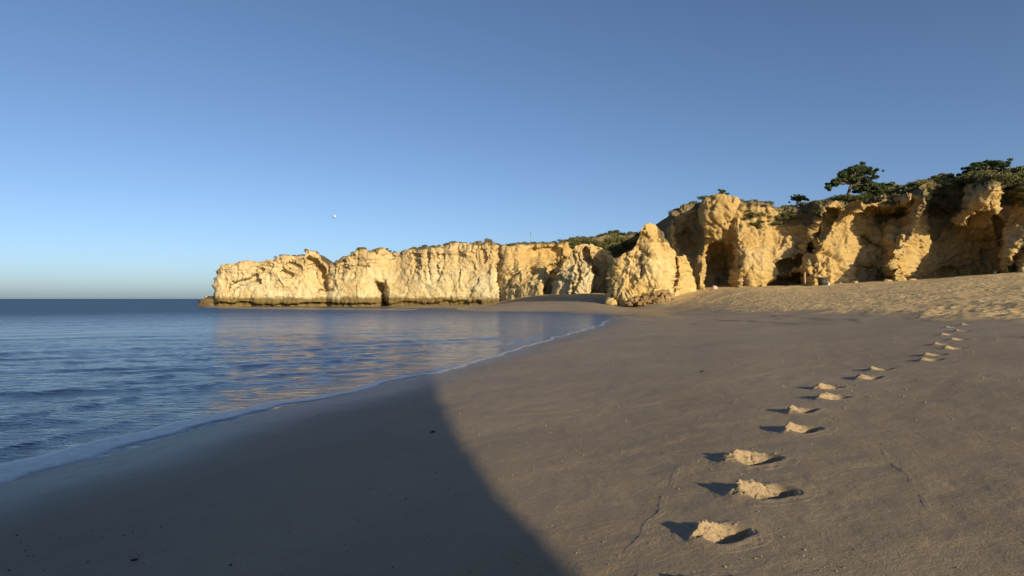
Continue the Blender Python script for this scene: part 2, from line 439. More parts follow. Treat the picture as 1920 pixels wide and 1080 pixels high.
# ------------------------------------------------------------------ sea
def build_water():
    ang = np.radians(np.concatenate([np.arange(-120, -52, 2.0), np.arange(-52, 16.01, 0.17)]))
    r = [3.0]
    while r[-1] < 12000:
        k = 1.007 if r[-1] < 130 else (1.011 if r[-1] < 700 else (1.03 if r[-1] < 3000 else 1.12))
        r.append(r[-1] * k)
    r = np.array(r)
    R, A = np.meshgrid(r, ang, indexing='ij')
    X, Y = R * np.sin(A), R * np.cos(A)
    near = R < 170
    G = np.full(R.shape, -6.0); G[near] = ground(X[near], Y[near])
    depth = -G
    shal = sstep(-.02, .5, depth)
    Z = np.zeros_like(X)
    g = np.random.default_rng(5)
    wx, wy = X + 1.2 * fbm(X * .12, Y * .12, 0, 2, 61), Y + 1.2 * fbm(X * .12, Y * .12, 4, 2, 62)
    for k in range(64):
        lam = 0.3 * (5.5 / 0.3) ** g.random()
        th = math.radians(g.normal(-18, 34))          # travelling towards the beach on the right
        kx, ky = math.cos(th) * 0.55, -abs(math.cos(th * .6)) 
        nn = math.hypot(kx, ky); kx, ky = kx / nn * 2 * math.pi / lam, ky / nn * 2 * math.pi / lam
        amp = 0.0017 * lam ** 0.6
        fade = 1 - sstep(lam * 18, lam * 45, R)
        s = np.sin(kx * wx + ky * wy + g.random() * 6.28)
        Z = Z + amp * fade * (s + 0.35 * s * s)
    nz = R < 120
    x_, y_ = X[nz] + .35 * Y[nz], Y[nz]
    f1 = 1 - sstep(45, 110, R[nz]); f2 = 1 - sstep(18, 40, R[nz])
    ch = .012 * f1 * fbm(x_ * .7, y_ * 1.2, 0, 2, 201) + .016 * f1 * (1 - 2 * np.abs(vnoise(x_ * 1.2, y_ * 2.1, 2, 205))) + .011 * f2 * fbm(x_ * 2.8, y_ * 4.4, 0, 2, 209)
    Z[nz] += .85 * ch * (.75 + .5 * fbm(x_ * .06, y_ * .09, 0, 2, 215))
    Z = Z * (0.10 + 0.90 * shal)
    fz = R > 50
    fx_, fy_ = X[fz], Y[fz]
    Z[fz] += (.16 * fbm(fx_ * .05, fy_ * .13, 0, 2, 301) * sstep(50, 140, R[fz]) + .34 * fbm(fx_ * .018, fy_ * .05, 0, 2, 305) * sstep(160, 500, R[fz])) * shal[fz]
    ds, ss, al = poly_dist(X[near], Y[near], SHORE[:18])
    wob = .35 * fbm(X[near] * .35, Y[near] * .35, 0, 3, 71)
    zz = Z[near]
    off = 1.0 + .6 * fbm(al * .15, 0, 0, 2, 70)
    for o, h, wd in ((0.0, .045, .16), (1.7, .03, .3), (4.2, .035, .5)):
        u = ds + wob * (1 + o * .3) - off - o
        zz = zz + h * np.exp(-(u / np.where(u < 0, wd * .45, wd * 1.6)) ** 2) * (.55 + .45 * fbm(al * .22 + o * 5, 0, 0, 2, 72)) * sstep(70, 25, R[near])
    Z[near] = zz
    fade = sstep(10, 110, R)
    co = np.stack([X, Y, Z], -1).reshape(-1, 3)
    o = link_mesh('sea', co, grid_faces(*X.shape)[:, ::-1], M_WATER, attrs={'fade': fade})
    tag(o, 'blue rippled sea water reaching to the horizon', kind='structure')
build_water()

def build_swash():
    pts = np.array(SHORE[:18]); seg = np.hypot(*np.diff(pts, axis=0).T); s = np.concatenate([[0], np.cumsum(seg)])
    u = np.linspace(0, s[-1], 700)
    cx, cy = np.interp(u, s, pts[:, 0]), np.interp(u, s, pts[:, 1])
    k = np.ones(25) / 25
    cx = np.convolve(np.pad(cx, 12, 'edge'), k, 'valid'); cy = np.convolve(np.pad(cy, 12, 'edge'), k, 'valid')
    tx, ty = np.gradient(cx), np.gradient(cy); L = np.hypot(tx, ty); nx, ny = ty / L, -tx / L      # landward
    dist = np.hypot(cx, cy)
    wob = 0.22 * fbm(u * .5, 0, 0, 3, 81) + .06 * fbm(u * 2.5, 3, 0, 3, 82)
    width = np.interp(dist, [4, 8, 10, 14, 19, 40, 70], [1.0, .95, .6, .34, .2, .25, .4])
    rows = []
    T = np.linspace(0, 1, 9)
    for t in T:
        off = wob + 0.05 - width * (1 - t)
        x, y = cx + nx * off, cy + ny * off
        g = np.maximum(ground(x, y), 0.0)
        rows.append(np.stack([x, y, g + 0.010 * np.sqrt(max(0, 1 - t ** 4)) + (-.02 if t == 1 else 0.002) - (0.06 if t == 0 else 0)], -1))
    co = np.array(rows)
    o = link_mesh('swash', co.reshape(-1, 3), grid_faces(len(T), len(u))[:, ::-1], M_FOAM)
    tag(o, 'thin pale sheet of foamy water washing up the sand', 'foam', kind='stuff')
build_swash()

# ------------------------------------------------------------------ cliffs
def interp(knots): 
    k = np.array(knots, float)
    return lambda v: np.interp(v, k[:, 0], k[:, 1])
def smooth_interp(knots, w):
    f = interp(knots)
    return lambda v: (f(v - w) + 2 * f(v - w * .5) + 2 * f(v) + 2 * f(v + w * .5) + f(v + w)) / 8
def rough_rock(g, seed, amp=1.0, cell=1.0, fade=None, bed=0.25, cracks=0.36, joints=.8):
    """break up a rock surface along its normals: gullies, lumps, beds and pits"""
    n = grid_normals(g)
    x, y, z = g[..., 0] / cell, g[..., 1] / cell, g[..., 2] / cell
    d = 1.1 * fbm(x * .16, y * .16, z * .07, 3, seed)
    rid = 1 - np.abs(fbm(x * .30, y * .30, z * .10, 3, seed + 5)) * 2
    d = d - 0.55 * np.clip(rid, 0, 1) ** 2
    wx_, wz_ = x + .5 * fbm(x * .5, y * .5, z * .5, 2, seed + 61), z + .5 * fbm(x * .5, y * .5, z * .5, 2, seed + 62)
    d = d + joints * (.75 * blocks(wx_ * .26, y * .15, wz_ * .17, seed + 63) + .42 * blocks(wx_ * .6, y * .35, wz_ * .5, seed + 64) + .12 * blocks(wx_ * 1.4, y * .8, wz_ * 1.5, seed + 65))
    d = d + 0.24 * fbm(x * .6, y * .6, z * .5, 4, seed + 9, .6)
    crack = np.clip(1 - np.abs(fbm(x * .42 + .3 * z, y * .42, z * .16, 3, seed + 17, .6)) * 5.5, 0, 1)
    d = d - cracks * crack ** 1.5
    crack = np.clip(1 - np.abs(fbm(x * .9, y * .9 + .2 * z, z * .8, 3, seed + 18, .6)) * 5.0, 0, 1)
    d = d - cracks * .32 * crack
    zb = z + .8 * fbm(x * .1, y * .1, z * .1, 2, seed + 20)
    for fr, am in ((.62, 1.0), (1.45, .5)):
        ph = zb * fr + .35 * vnoise(x * .05, y * .05, 0, seed + 21); saw = ph - np.floor(ph)
        saw = np.where(saw < .82, saw / .82, (1 - saw) / .18)
        d = d + bed * 1.5 * am * (saw - .5) * sstep(-.5, .3, fbm(x * .16, y * .16, z * .3, 2, seed + 22))
    wv = worley(x * .75, y * .75, z * .95, seed + 30)
    msk = sstep(-.1, .35, fbm(x * .12, y * .12, z * .2, 2, seed + 33))
    d = d - 0.45 * sstep(.42, .12, wv) * msk
    wv = worley(x * 1.7, y * 1.7, z * 2.0, seed + 40)
    d = d - 0.15 * sstep(.40, .10, wv)
    d = d + 0.13 * fbm(x * 2.0, y * 2.0, z * 2.4, 3, seed + 50, .65)
    d = d * amp
    if fade is not None: d = d * fade
    return g + n * d[..., None]
def carve(PX, PY, feats):
    """push depth back (+) or forward (-) along painted strokes: (points, half width px, metres)"""
    D = 0
    for pts, wd, m in feats:
        wob = 3.0 * fbm(PX * .06, PY * .06, 0, 3, 5)
        if len(pts) == 1: dist = np.hypot(PX - pts[0][0], PY - pts[0][1])
        else: dist, _, _ = poly_dist(PX, PY, pts)
        D = D + m * sstep(1.0, 0.35, (dist + wob * min(1, wd / 8)) / wd)
    return D
FACE = {}
def relief(name, mat, px, top, base, depth, feats=(), rows=90, seed=1, amp=1.0, cell=1.0, soil=None, back=40.0, backslope=0.03, bed=.25, side_back=25.0, crest=1.2, calm=None, cracks=0.36, joints=.8):
    """cliff face: columns follow photograph columns, rows run from the foot to the rim, every vertex stands at its own distance;
    behind the rim a plateau runs back, and both ends turn away from the viewer"""
    v = np.linspace(0, 1, rows)
    PX = np.broadcast_to(px[None, :], (rows, len(px)))
    tp = top(px) + crest * fbm(px * .11, 0, seed, 4, seed + 3) + crest * .5 * vnoise(px * .33, 0, 0, seed + 4); bs = base(px)
    PY = bs[None] + (tp - bs)[None] * v[:, None]
    D = depth(PX, v[:, None]) + carve(PX, PY, feats)
    rd = 1.4 * sstep(.90, 1.0, v)[:, None] ** 2
    D = D + rd
    a, b = ray(PX, PY)
    g = np.stack([a * D, D, CAM[2] + b * D], -1)
    edge = np.minimum(sstep(0, 4, np.arange(len(px))), sstep(0, 4, np.arange(len(px))[::-1]))
    g = rough_rock(g, seed, amp, cell, fade=None if calm is None else calm(PX, v[:, None]), bed=bed, cracks=cracks, joints=joints)
    s = np.zeros(g.shape[:2]) if soil is None else soil(PX, PY, v[:, None], tp[None])
    front = g
    # plateau
    plate, ps = [], []
    for k, t in enumerate((.02, .06, .12, .25, .5, 1.0)):
        q = g[-1].copy()
        q[:, 1] += back * t; q[:, 0] += q[:, 0] / q[:, 1] * back * t * 0.6
        q[:, 2] += back * t * backslope + .4 * fbm(q[:, 0] * .3, q[:, 1] * .3, 0, 3, seed) * min(1, t * 8) - .15 * (k > 0)
        plate.append(q); ps.append(np.full(len(px), .9))
    q = plate[-1].copy(); q[:, 2] = -2; plate.append(q); ps.append(np.zeros(len(px)))
    g = np.concatenate([g, np.array(plate)], 0); s = np.concatenate([s, np.array(ps)], 0)
    # ends turn back
    lft = g[:, :1].copy(); lft[..., 1] += side_back; lft[..., 0] += side_back * .12 * (1 if px[0] > 960 else -.1)
    rgt = g[:, -1:].copy(); rgt[..., 1] += side_back; rgt[..., 0] += side_back * .75
    g = np.concatenate([lft, g, rgt], 1); s = np.concatenate([s[:, :1], s, s[:, -1:]], 1)
    FACE[name] = (front, PX, PY)
    return link_mesh(name, g.reshape(-1, 3), grid_faces(*g.shape[:2]), mat, attrs={'soil': s}, smooth=False)

def blend_depth(lo, up, w=4.0, pw=1.0):
    fl, fu = smooth_interp(lo, w), smooth_interp(up, w)
    def f(PX, v):
        t = sstep(.15, .85, v) ** pw
        return fl(PX) * (1 - t) + fu(PX) * t
    return f

# headland: long pale wall running out into the sea
HEAD_TOP = [(383, 556), (397, 553), (402, 545), (406, 512), (410, 499), (464, 491), (516, 482), (563, 475), (572, 468), (579, 466), (590, 475), (605, 482), (613, 491), (622, 492), (644, 479), (659, 471), (675, 466),
            (691, 473), (719, 466), (735, 473), (750, 470), (766, 465), (803, 460), (855, 457), (924, 455), (936, 459), (952, 462)]
HEAD_BASE = [(383, 588), (500, 588), (700, 588), (830, 586), (900, 584), (952, 578)]
h_lo = [(383, 149), (400, 146), (410, 144), (500, 143), (560, 142.5), (602, 142.5), (611, 144.5), (622, 142.5), (680, 141.5), (706, 142), (715, 144), (725, 141), (800, 139.5), (880, 137.5), (925, 136), (938, 136.5), (944, 138), (952, 141)]
h_up = [(383, 150), (400, 148), (410, 145.5), (500, 144.5), (570, 143.5), (590, 145), (612, 148), (625, 146), (650, 144.5), (700, 144), (716, 145), (740, 145.5), (765, 144), (800, 141.5), (880, 139.5), (925, 138), (936, 138.5), (945, 140), (952, 141)]
h_feats = [([(582, 486), (592, 490), (603, 502), (608, 525), (613, 540)], 5.5, 3.2), ([(607, 546), (622, 545)], 4, 1.5), ([(704, 530), (712, 540), (720, 560), (724, 572)], 7, 3.0), ([(706, 536), (716, 542)], 8, 2.2),
           ([(437, 536), (455, 528), (468, 524), (480, 518), (486, 526)], 4.5, 1.7), ([(490, 506)], 5, 1.5), ([(528, 511), (540, 514)], 4, 1.2), ([(936, 500), (938, 520), (937, 545), (940, 566)], 4, 2.0),
           ([(380, 572), (470, 572), (590, 573), (700, 573), (800, 570), (900, 567)], 6, 1.2), ([(902, 460), (908, 490)], 3, .8), ([(640, 507), (670, 497), (690, 500)], 3.5, .9), ([(540, 496), (560, 502)], 3, .8), ([(690, 476), (735, 480)], 5, .8),
           ([(775, 478), (800, 486), (830, 480)], 5, .7)]
relief('headland_cliff', M_HEAD, np.arange(383, 952, 1.4), interp(HEAD_TOP), interp(HEAD_BASE), blend_depth(h_lo, h_up, 4), h_feats, rows=84, seed=101, amp=.62, cracks=.30, joints=.85, calm=lambda PX, v: .62 + .5 * sstep(.45, .75, v + .25 * fbm(PX * .015, v * 2, 0, 2, 7)), back=60, backslope=-.01, bed=.42,
       soil=lambda PX, PY, v, tp: .62 * sstep(16, 0, PY - tp) * sstep(500, 640, PX) * np.clip(.75 + .8 * fbm(PX * .03, 0, 0, 2, 4), 0, 1.3), side_back=40)
tag(bpy.data.objects['headland_cliff'], 'long pale limestone headland cliff standing in the sea with a dark tide band', 'cliff', kind='structure')

# inner cliff, orange hollow, green slope climbing behind
IN_TOP = [(925, 462), (940, 461), (981, 459), (1015, 455), (1046, 454), (1080, 452), (1110, 447), (1140, 441), (1175, 440), (1200, 438), (1260, 430), (1300, 425)]
IN_BASE = [(925, 578), (985, 566), (1030, 560), (1100, 560), (1300, 560)]
i_lo = [(925, 140), (936, 137.5), (943, 135.5), (975, 130), (1018, 126.5), (1024, 131), (1036, 132), (1050, 131), (1060, 129), (1300, 128)]
i_up = [(925, 141), (936, 139), (946, 137.5), (975, 137), (988, 139.5), (1045, 140), (1060, 141), (1075, 143), (1130, 150), (1300, 152)]
i_feats = [([(1000, 480), (1035, 480)], 26, 2.2), ([(995, 506), (1003, 510)], 6, 2.5), ([(1030, 510), (1050, 492), (1058, 484)], 8, 3.5), ([(1024, 552), (1032, 535), (1036, 515)], 8, 4.0), ([(958, 540), (968, 540), (968, 552)], 3, .8), ([(950, 520), (985, 500)], 4, .8)]
relief('bay_cliff', M_STACK, np.arange(925, 1300, 1.5), interp(IN_TOP), interp(IN_BASE), blend_depth(i_lo, i_up, 4), i_feats, rows=80, seed=202, amp=.6, back=50, bed=.35,
       soil=lambda PX, PY, v, tp: np.clip(.85 * sstep(10, 0, PY - tp) * sstep(930, 1010, PX) + .95 * sstep(1062, 1085, PX) * sstep(510, 480, PY), 0, 1.1))
tag(bpy.data.objects['bay_cliff'], 'cliff with an orange hollow and a scrubby green slope at the head of the bay', 'cliff', kind='structure')

# right hand cliffs behind the beach
R_TOP = [(1250, 440), (1258, 415), (1262, 400), (1273, 391), (1300, 384), (1331, 377), (1342, 369), (1360, 368), (1378, 368), (1386, 378), (1400, 379), (1444, 377), (1462, 382), (1500, 379), (1533, 377), (1555, 373), (1593, 371), (1650, 366), (1707, 358), (1727, 351),
         (1753, 337), (1779, 332), (1803, 340), (1844, 336), (1870, 342), (1890, 347), (1919, 340), (2000, 330), (2130, 325)]
R_BASE = [(1250, 560), (1311, 556), (1435, 551), (1520, 549), (1600, 544), (1676, 541), (1753, 536), (1857, 530), (1919, 528), (2130, 522)]
r_lo = [(1250, 106), (1258, 105), (1303, 103), (1309, 100), (1318, 100), (1326, 107), (1374, 107), (1381, 97.5), (1400, 96.5), (1432, 96), (1445, 97.5), (1500, 97.5), (1512, 92.5), (1530, 91.3), (1560, 91), (1595, 92), (1612, 94), (1658, 94.5), (1670, 87.5), (1692, 86), (1702, 88.5), (1718, 92), (1850, 93),
        (1872, 91), (1884, 80), (1925, 77.5), (1970, 77), (2010, 80), (2050, 76), (2130, 74)]
r_up = [(1250, 109), (1262, 107), (1270, 111), (1312, 111), (1322, 101), (1345, 99.5), (1395, 99), (1425, 99.5), (1460, 99), (1520, 97.5), (1535, 94), (1596, 94), (1615, 97), (1650, 98), (1690, 97), (1714, 90.5), (1735, 89), (1750, 95), (1782, 95), (1812, 89), (1868, 85), (1882, 88), (1925, 84), (2000, 82), (2130, 79)]
r_feats = [([(1285, 440), (1290, 470)], 16, 2.0), ([(1345, 470), (1350, 520)], 24, 2.5), ([(1322, 500), (1312, 530)], 7, -1.2), ([(1398, 520), (1394, 540)], 7, 2.2), ([(1385, 480), (1388, 500)], 6, 1.2),
           ([(1470, 500), (1505, 488), (1525, 465)], 13, 3.6), ([(1450, 534), (1475, 526), (1500, 520)], 12, 4.2), ([(1535, 440), (1545, 420), (1560, 400)], 14, 2.5), ([(1505, 530), (1510, 515)], 3, -1.0),
           ([(1645, 412), (1690, 402)], 12, 1.8), ([(1735, 370), (1715, 420), (1690, 460), (1672, 500)], 12, -2.2), ([(1760, 400), (1755, 430)], 18, 1.5), ([(1862, 350), (1832, 382), (1795, 412)], 20, -4.5), ([(1605, 388), (1650, 382), (1700, 374)], 11, -3.5),
           ([(1620, 448), (1660, 470)], 12, 1.2), ([(1620, 505), (1660, 520)], 12, 1.2), ([(1900, 500), (1915, 470)], 12, 1.8), ([(1868, 410), (1880, 470)], 10, 1.5), ([(1780, 508), (1800, 515)], 10, 1.0)]
def r_soil(PX, PY, v, tp):
    s = .85 * sstep(22, 2, PY - tp)
    s = s + 1.0 * sstep(0, 14, (PX - 1392) * .62 + (PY - 440)) * sstep(435, 405, PY) * sstep(1395, 1420, PX) * sstep(1560, 1535, PX) * sstep(445, 420, PY + (PX - 1440) * .1)
    s = s + .9 * sstep(1715, 1740, PX) * sstep(1820, 1790, PX) * sstep(425, 385, PY)
    s = s + 1.0 * sstep(1868, 1885, PX) * sstep(398, 372, PY)
    s = s * (1 - .9 * sstep(1318, 1330, PX) * sstep(1392, 1380, PX))
    return np.clip(s, 0, 1.05)
relief('beach_cliff', M_CLIFF, np.arange(1250, 2130, 1.5), interp(R_TOP), interp(R_BASE), blend_depth(r_lo, r_up, 5), r_feats, rows=120, seed=303, amp=.72, back=60, backslope=.04, soil=r_soil, bed=.25)
tag(bpy.data.objects['beach_cliff'], 'ochre cliffs with deep shaded hollows rising behind the dry sand', 'cliff', kind='structure')

# free standing rocks: closed shells
def rock_shell(name, mat, px, top, base, dfun, thick, feats=(), rows=70, seed=1, amp=.6, soil=None, bed=.3, crest=1.0):
    v = np.linspace(0, 1, rows)
    PX = np.broadcast_to(px[None, :], (rows, len(px)))
    tp = top(px) + crest * fbm(px * .13, 0, seed, 4, seed + 3); bs = base(px)
    PY = bs[None] + (tp - bs)[None] * v[:, None]
    t = (px - px[0]) / (px[-1] - px[0])
    bulge = np.sqrt(np.clip(1 - (2 * t - 1) ** 2, 0, 1))[None] * np.sqrt(np.clip(1 - (v[:, None] * .97) ** 3, 0, 1))
    D = dfun(PX, v[:, None]) + carve(PX, PY, feats)
    def shell(D):
        a, b = ray(PX, PY)
        return np.stack([a * D, D, CAM[2] + b * D], -1)
    front = rough_rock(shell(D), seed, amp, bed=bed)
    mid = dfun(PX, v[:, None])
    Dbk = D.min() + 3 + thick * bulge
    bkz = front.copy(); bkz[..., 1] = np.maximum(front[..., 1] + .3, Dbk)
    sc_ = bkz[..., 1] / front[..., 1]
    bkz[..., 0] = front[..., 0] * (1 + (sc_ - 1) * .8)
    s = np.zeros(front.shape[:2]) if soil is None else np.broadcast_to(soil(PX, PY, v[:, None], tp[None]), front.shape[:2])
    g = np.concatenate([front, bkz[::-1]], 0); ss = np.concatenate([s, s[::-1]], 0)
    f = grid_faces(*g.shape[:2])
    n = rows; nc = len(px)
    side = []
    for c, flip in ((0, False), (nc - 1, True)):
        for r in range(rows - 1):
            q = [r * nc + c, (r + 1) * nc + c, (2 * rows - 2 - r) * nc + c, (2 * rows - 1 - r) * nc + c]
            side.append(q[::-1] if flip else q)
    f = np.concatenate([f, np.array(side)], 0)
    FACE[name] = (front, PX, PY)
    return link_mesh(name, g.reshape(-1, 3), f, mat, attrs={'soil': ss}, smooth=False)

PY_TOP = [(1036, 530), (1041, 524), (1050, 505), (1060, 488), (1070, 473), (1080, 461), (1096, 458), (1114, 457), (1132, 466), (1151, 480), (1160, 490)]
PY_BASE = [(1036, 562), (1090, 561), (1160, 561)]
p_lo = [(1036, 126), (1045, 123.5), (1075, 119.5), (1110, 119), (1116, 125), (1141, 125), (1146, 116), (1160, 115)]
p_up = [(1036, 126), (1050, 124), (1075, 123), (1110, 122.5), (1120, 125), (1141, 125), (1146, 119), (1160, 118)]
p_feats = [([(1098, 470), (1108, 490), (1118, 515)], 5, 1.3), ([(1082, 500), (1088, 520), (1075, 540)], 4, .9), ([(1072, 552), (1074, 530)], 3, .8), ([(1108, 480), (1118, 500)], 6, -1.0)]
o = rock_shell('rock_fin', M_HEAD, np.arange(1036, 1160, 1.3), interp(PY_TOP), interp(PY_BASE), blend_depth(p_lo, p_up, 3), 14, p_feats, seed=404, amp=.7, crest=2.0)
tag(o, 'pale pointed rock outcrop left of the big stack, partly in its shadow', 'rock')

ST_TOP = [(1138, 500), (1141, 491), (1166, 480), (1185, 470), (1194, 456), (1198, 446), (1203, 430), (1212, 419), (1218, 416), (1226, 420), (1237, 430), (1250, 446), (1258, 458), (1266, 478), (1275, 481), (1286, 480), (1293, 494), (1299, 506), (1304, 528), (1306, 545)]
ST_BASE = [(1138, 575), (1160, 582), (1174, 586), (1223, 582), (1260, 568), (1306, 562)]
s_lo = [(1138, 94), (1150, 92.5), (1175, 91.5), (1200, 91), (1235, 91), (1262, 93), (1275, 95), (1306, 97.5)]
s_up = [(1138, 95), (1160, 93.5), (1190, 93), (1218, 92.5), (1250, 93.5), (1268, 95.5), (1306, 98)]
s_feats = [([(1150, 556), (1168, 572), (1180, 580)], 9, 1.4), ([(1268, 485), (1270, 520), (1264, 545)], 4, 1.0), ([(1205, 470), (1202, 520)], 4, .7), ([(1228, 540), (1240, 560)], 8, .8), ([(1190, 560), (1215, 566)], 6, .9)]
o = rock_shell('sea_stack', M_STACK, np.arange(1138, 1306, 1.2), interp(ST_TOP), interp(ST_BASE), blend_depth(s_lo, s_up, 3), 11, s_feats, rows=90, seed=505, amp=.7, bed=.4, crest=3.0,
               soil=lambda PX, PY, v, tp: .75 * sstep(1228, 1236, PX) * sstep(470, 440, PY) + .35 * sstep(16, 0, PY - tp))
tag(o, 'big ochre pyramid shaped rock stack on the sand with a rubble foot', 'rock')

# low tide ledge at the tip of the headland
def boulder(name, loc, size, seed, mat, sub=3):
    import bmesh
    bm = bmesh.new(); bmesh.ops.create_icosphere(bm, subdivisions=sub, radius=1)
    co = np.array([v.co[:] for v in bm.verts])
    q = co + seed * 3.7
    r = 1 + .45 * fbm(q[:, 0] * 1.3, q[:, 1] * 1.3, q[:, 2] * 1.3, 4, seed, .65) - .3 * sstep(.5, .2, worley(q[:, 0] * 1.6, q[:, 1] * 1.6, q[:, 2] * 1.6, seed))
    co = co * r[:, None]
    co[:, 2] = np.where(co[:, 2] < -.35, -.35 + (co[:, 2] + .35) * .2, co[:, 2])
    co *= np.array(size)
    fs = np.array([[v.index for v in f.verts] for f in bm.faces]); bm.free()
    o = link_mesh(name, co, fs, mat, attrs={'soil': np.zeros(len(co))}, smooth=False)
    o.location = loc
    o.rotation_euler = (0, 0, seed * 1.3)
    return o
M_LEDGE = mat_plain('tide_rock', (0.13, 0.09, 0.04), 0.8, 0.5, 1.2)
q = P(394, 563, 148); o = boulder('tide_rock', (q[0], q[1], .3), (2.4, 2.2, 1.7), 3, M_LEDGE); o.rotation_euler = (0, 0, 0)
tag(o, 'low brown tide rock at the seaward tip of the headland', 'rock')

# the rock behind the viewer that shades the left part of the beach
def build_rear():
    edge_px = [(1110, 1130), (1080, 1080), (1010, 1010), (950, 950), (893, 870), (852, 805), (826, 750), (808, 700)]
    tv = np.array(TRAVEL); r0 = 6.5
    pts = []
    for px, py in edge_px:
        x, y = hit_ground(px, py) if py > 701 else (SHORE[11][0], SHORE[11][1])
        z = float(ground(np.array([x]), np.array([y]))[0])
        hd = math.hypot(tv[0], tv[1]); hx, hy = tv[0] / hd, tv[1] / hd
        along = x * hx + y * hy
        k = (along + r0) / hd
        pts.append((x - tv[0] * k, y - tv[1] * k, z - tv[2] * k))
    for x, y in ((-2.15, 17.2), (-2.5, 20.0), (-2.9, 24.0)):
        hd = math.hypot(tv[0], tv[1]); k = (x * tv[0] / hd + y * tv[1] / hd + r0) / hd
        pts.append((x - tv[0] * k, y - tv[1] * k, 0.0 - tv[2] * k))
    pts = np.array(pts)
    hx, hy = tv[0] / math.hypot(tv[0], tv[1]), tv[1] / math.hypot(tv[0], tv[1])
    lx, ly = -hy, hx                          # leftwards, square to the sun
    # follow the edge: below it drops to the ground, above it goes on leaning a little, then a level top
    lo = pts[0]; lo_pts = [lo + np.array([lx * .9, ly * .9, 0]) * 0 + np.array([0, 0, -k]) + np.array([lx, ly, 0]) * (.55 * k) for k in (6, 4.5, 3, 2, 1)]
    hi = pts[-1]; hi_pts = [hi + np.array([-lx * .5, -ly * .5, .8]), hi + np.array([-lx * .3, -ly * .3, 1.8]), hi + np.array([lx * .5, ly * .5, 3.0]), hi + np.array([lx * 2.5, ly * 2.5, 4.2])]
    prof = np.array(lo_pts + list(pts) + hi_pts)
    rows = []
    W = np.concatenate([[0], np.geomspace(.4, 70, 34)])
    n = len(prof)
    front, back = [], []
    for p in prof:
        ln = np.array([p + np.array([lx, ly, 0]) * w_ for w_ in W])
        ln[:, 2] += np.minimum(W, 6) * .04
        b = 1.0 * fbm(ln[:, 0] * .3, ln[:, 1] * .3, ln[:, 2] * .3, 3, 77) * sstep(0, 2, W)
        t_ = np.sqrt(np.clip(W / 4, 0, 1)) * 3.5
        front.append(ln + tv * (t_ + b)[:, None] * .6); back.append(ln - tv * (t_ + 2 * sstep(0, 6, W) + b)[:, None] * .6)
    front, back = np.array(front), np.array(back)
    g = np.concatenate([front, back[::-1]], 0)
    f = grid_faces(*g.shape[:2])
    o = link_mesh('point_cliff', g.reshape(-1, 3), f, M_CLIFF, attrs={'soil': np.zeros(g.shape[0] * g.shape[1])})
    tag(o, 'rocky point behind the viewpoint whose shadow falls on the left of the beach', 'cliff', kind='structure')
build_rear()

# ------------------------------------------------------------------ footprints
FOOT_LABEL = ['footprint cut off by the bottom edge of the picture', 'nearest whole footprint in the sand, deep with crumbly lit lip', 'second whole footprint counted from the bottom edge', 'third whole footprint counted from the bottom edge',
    'fourth whole footprint from the bottom, lower of a close pair', 'fifth whole footprint from the bottom, upper of a close pair', 'sixth whole footprint from the bottom, at the middle of the trail', 'seventh whole footprint from the bottom, at the middle of the trail',
    'eighth whole footprint from the bottom, past the middle of the trail', 'ninth whole footprint from the bottom, past the middle of the trail', 'tenth footprint from the bottom, lower of a far pair', 'eleventh footprint from the bottom, upper of a far pair',
    'lowest footprint of the small far cluster below the dry sand', 'second lowest footprint of the far cluster below the dry sand', 'middle footprint of the far cluster below the dry sand', 'second highest footprint of the far cluster', 'third farthest footprint of the trail, below the dry sand', 'second farthest footprint, smudged at the edge of the dry sand', 'farthest footprint of the trail, at the edge of the dry sand']
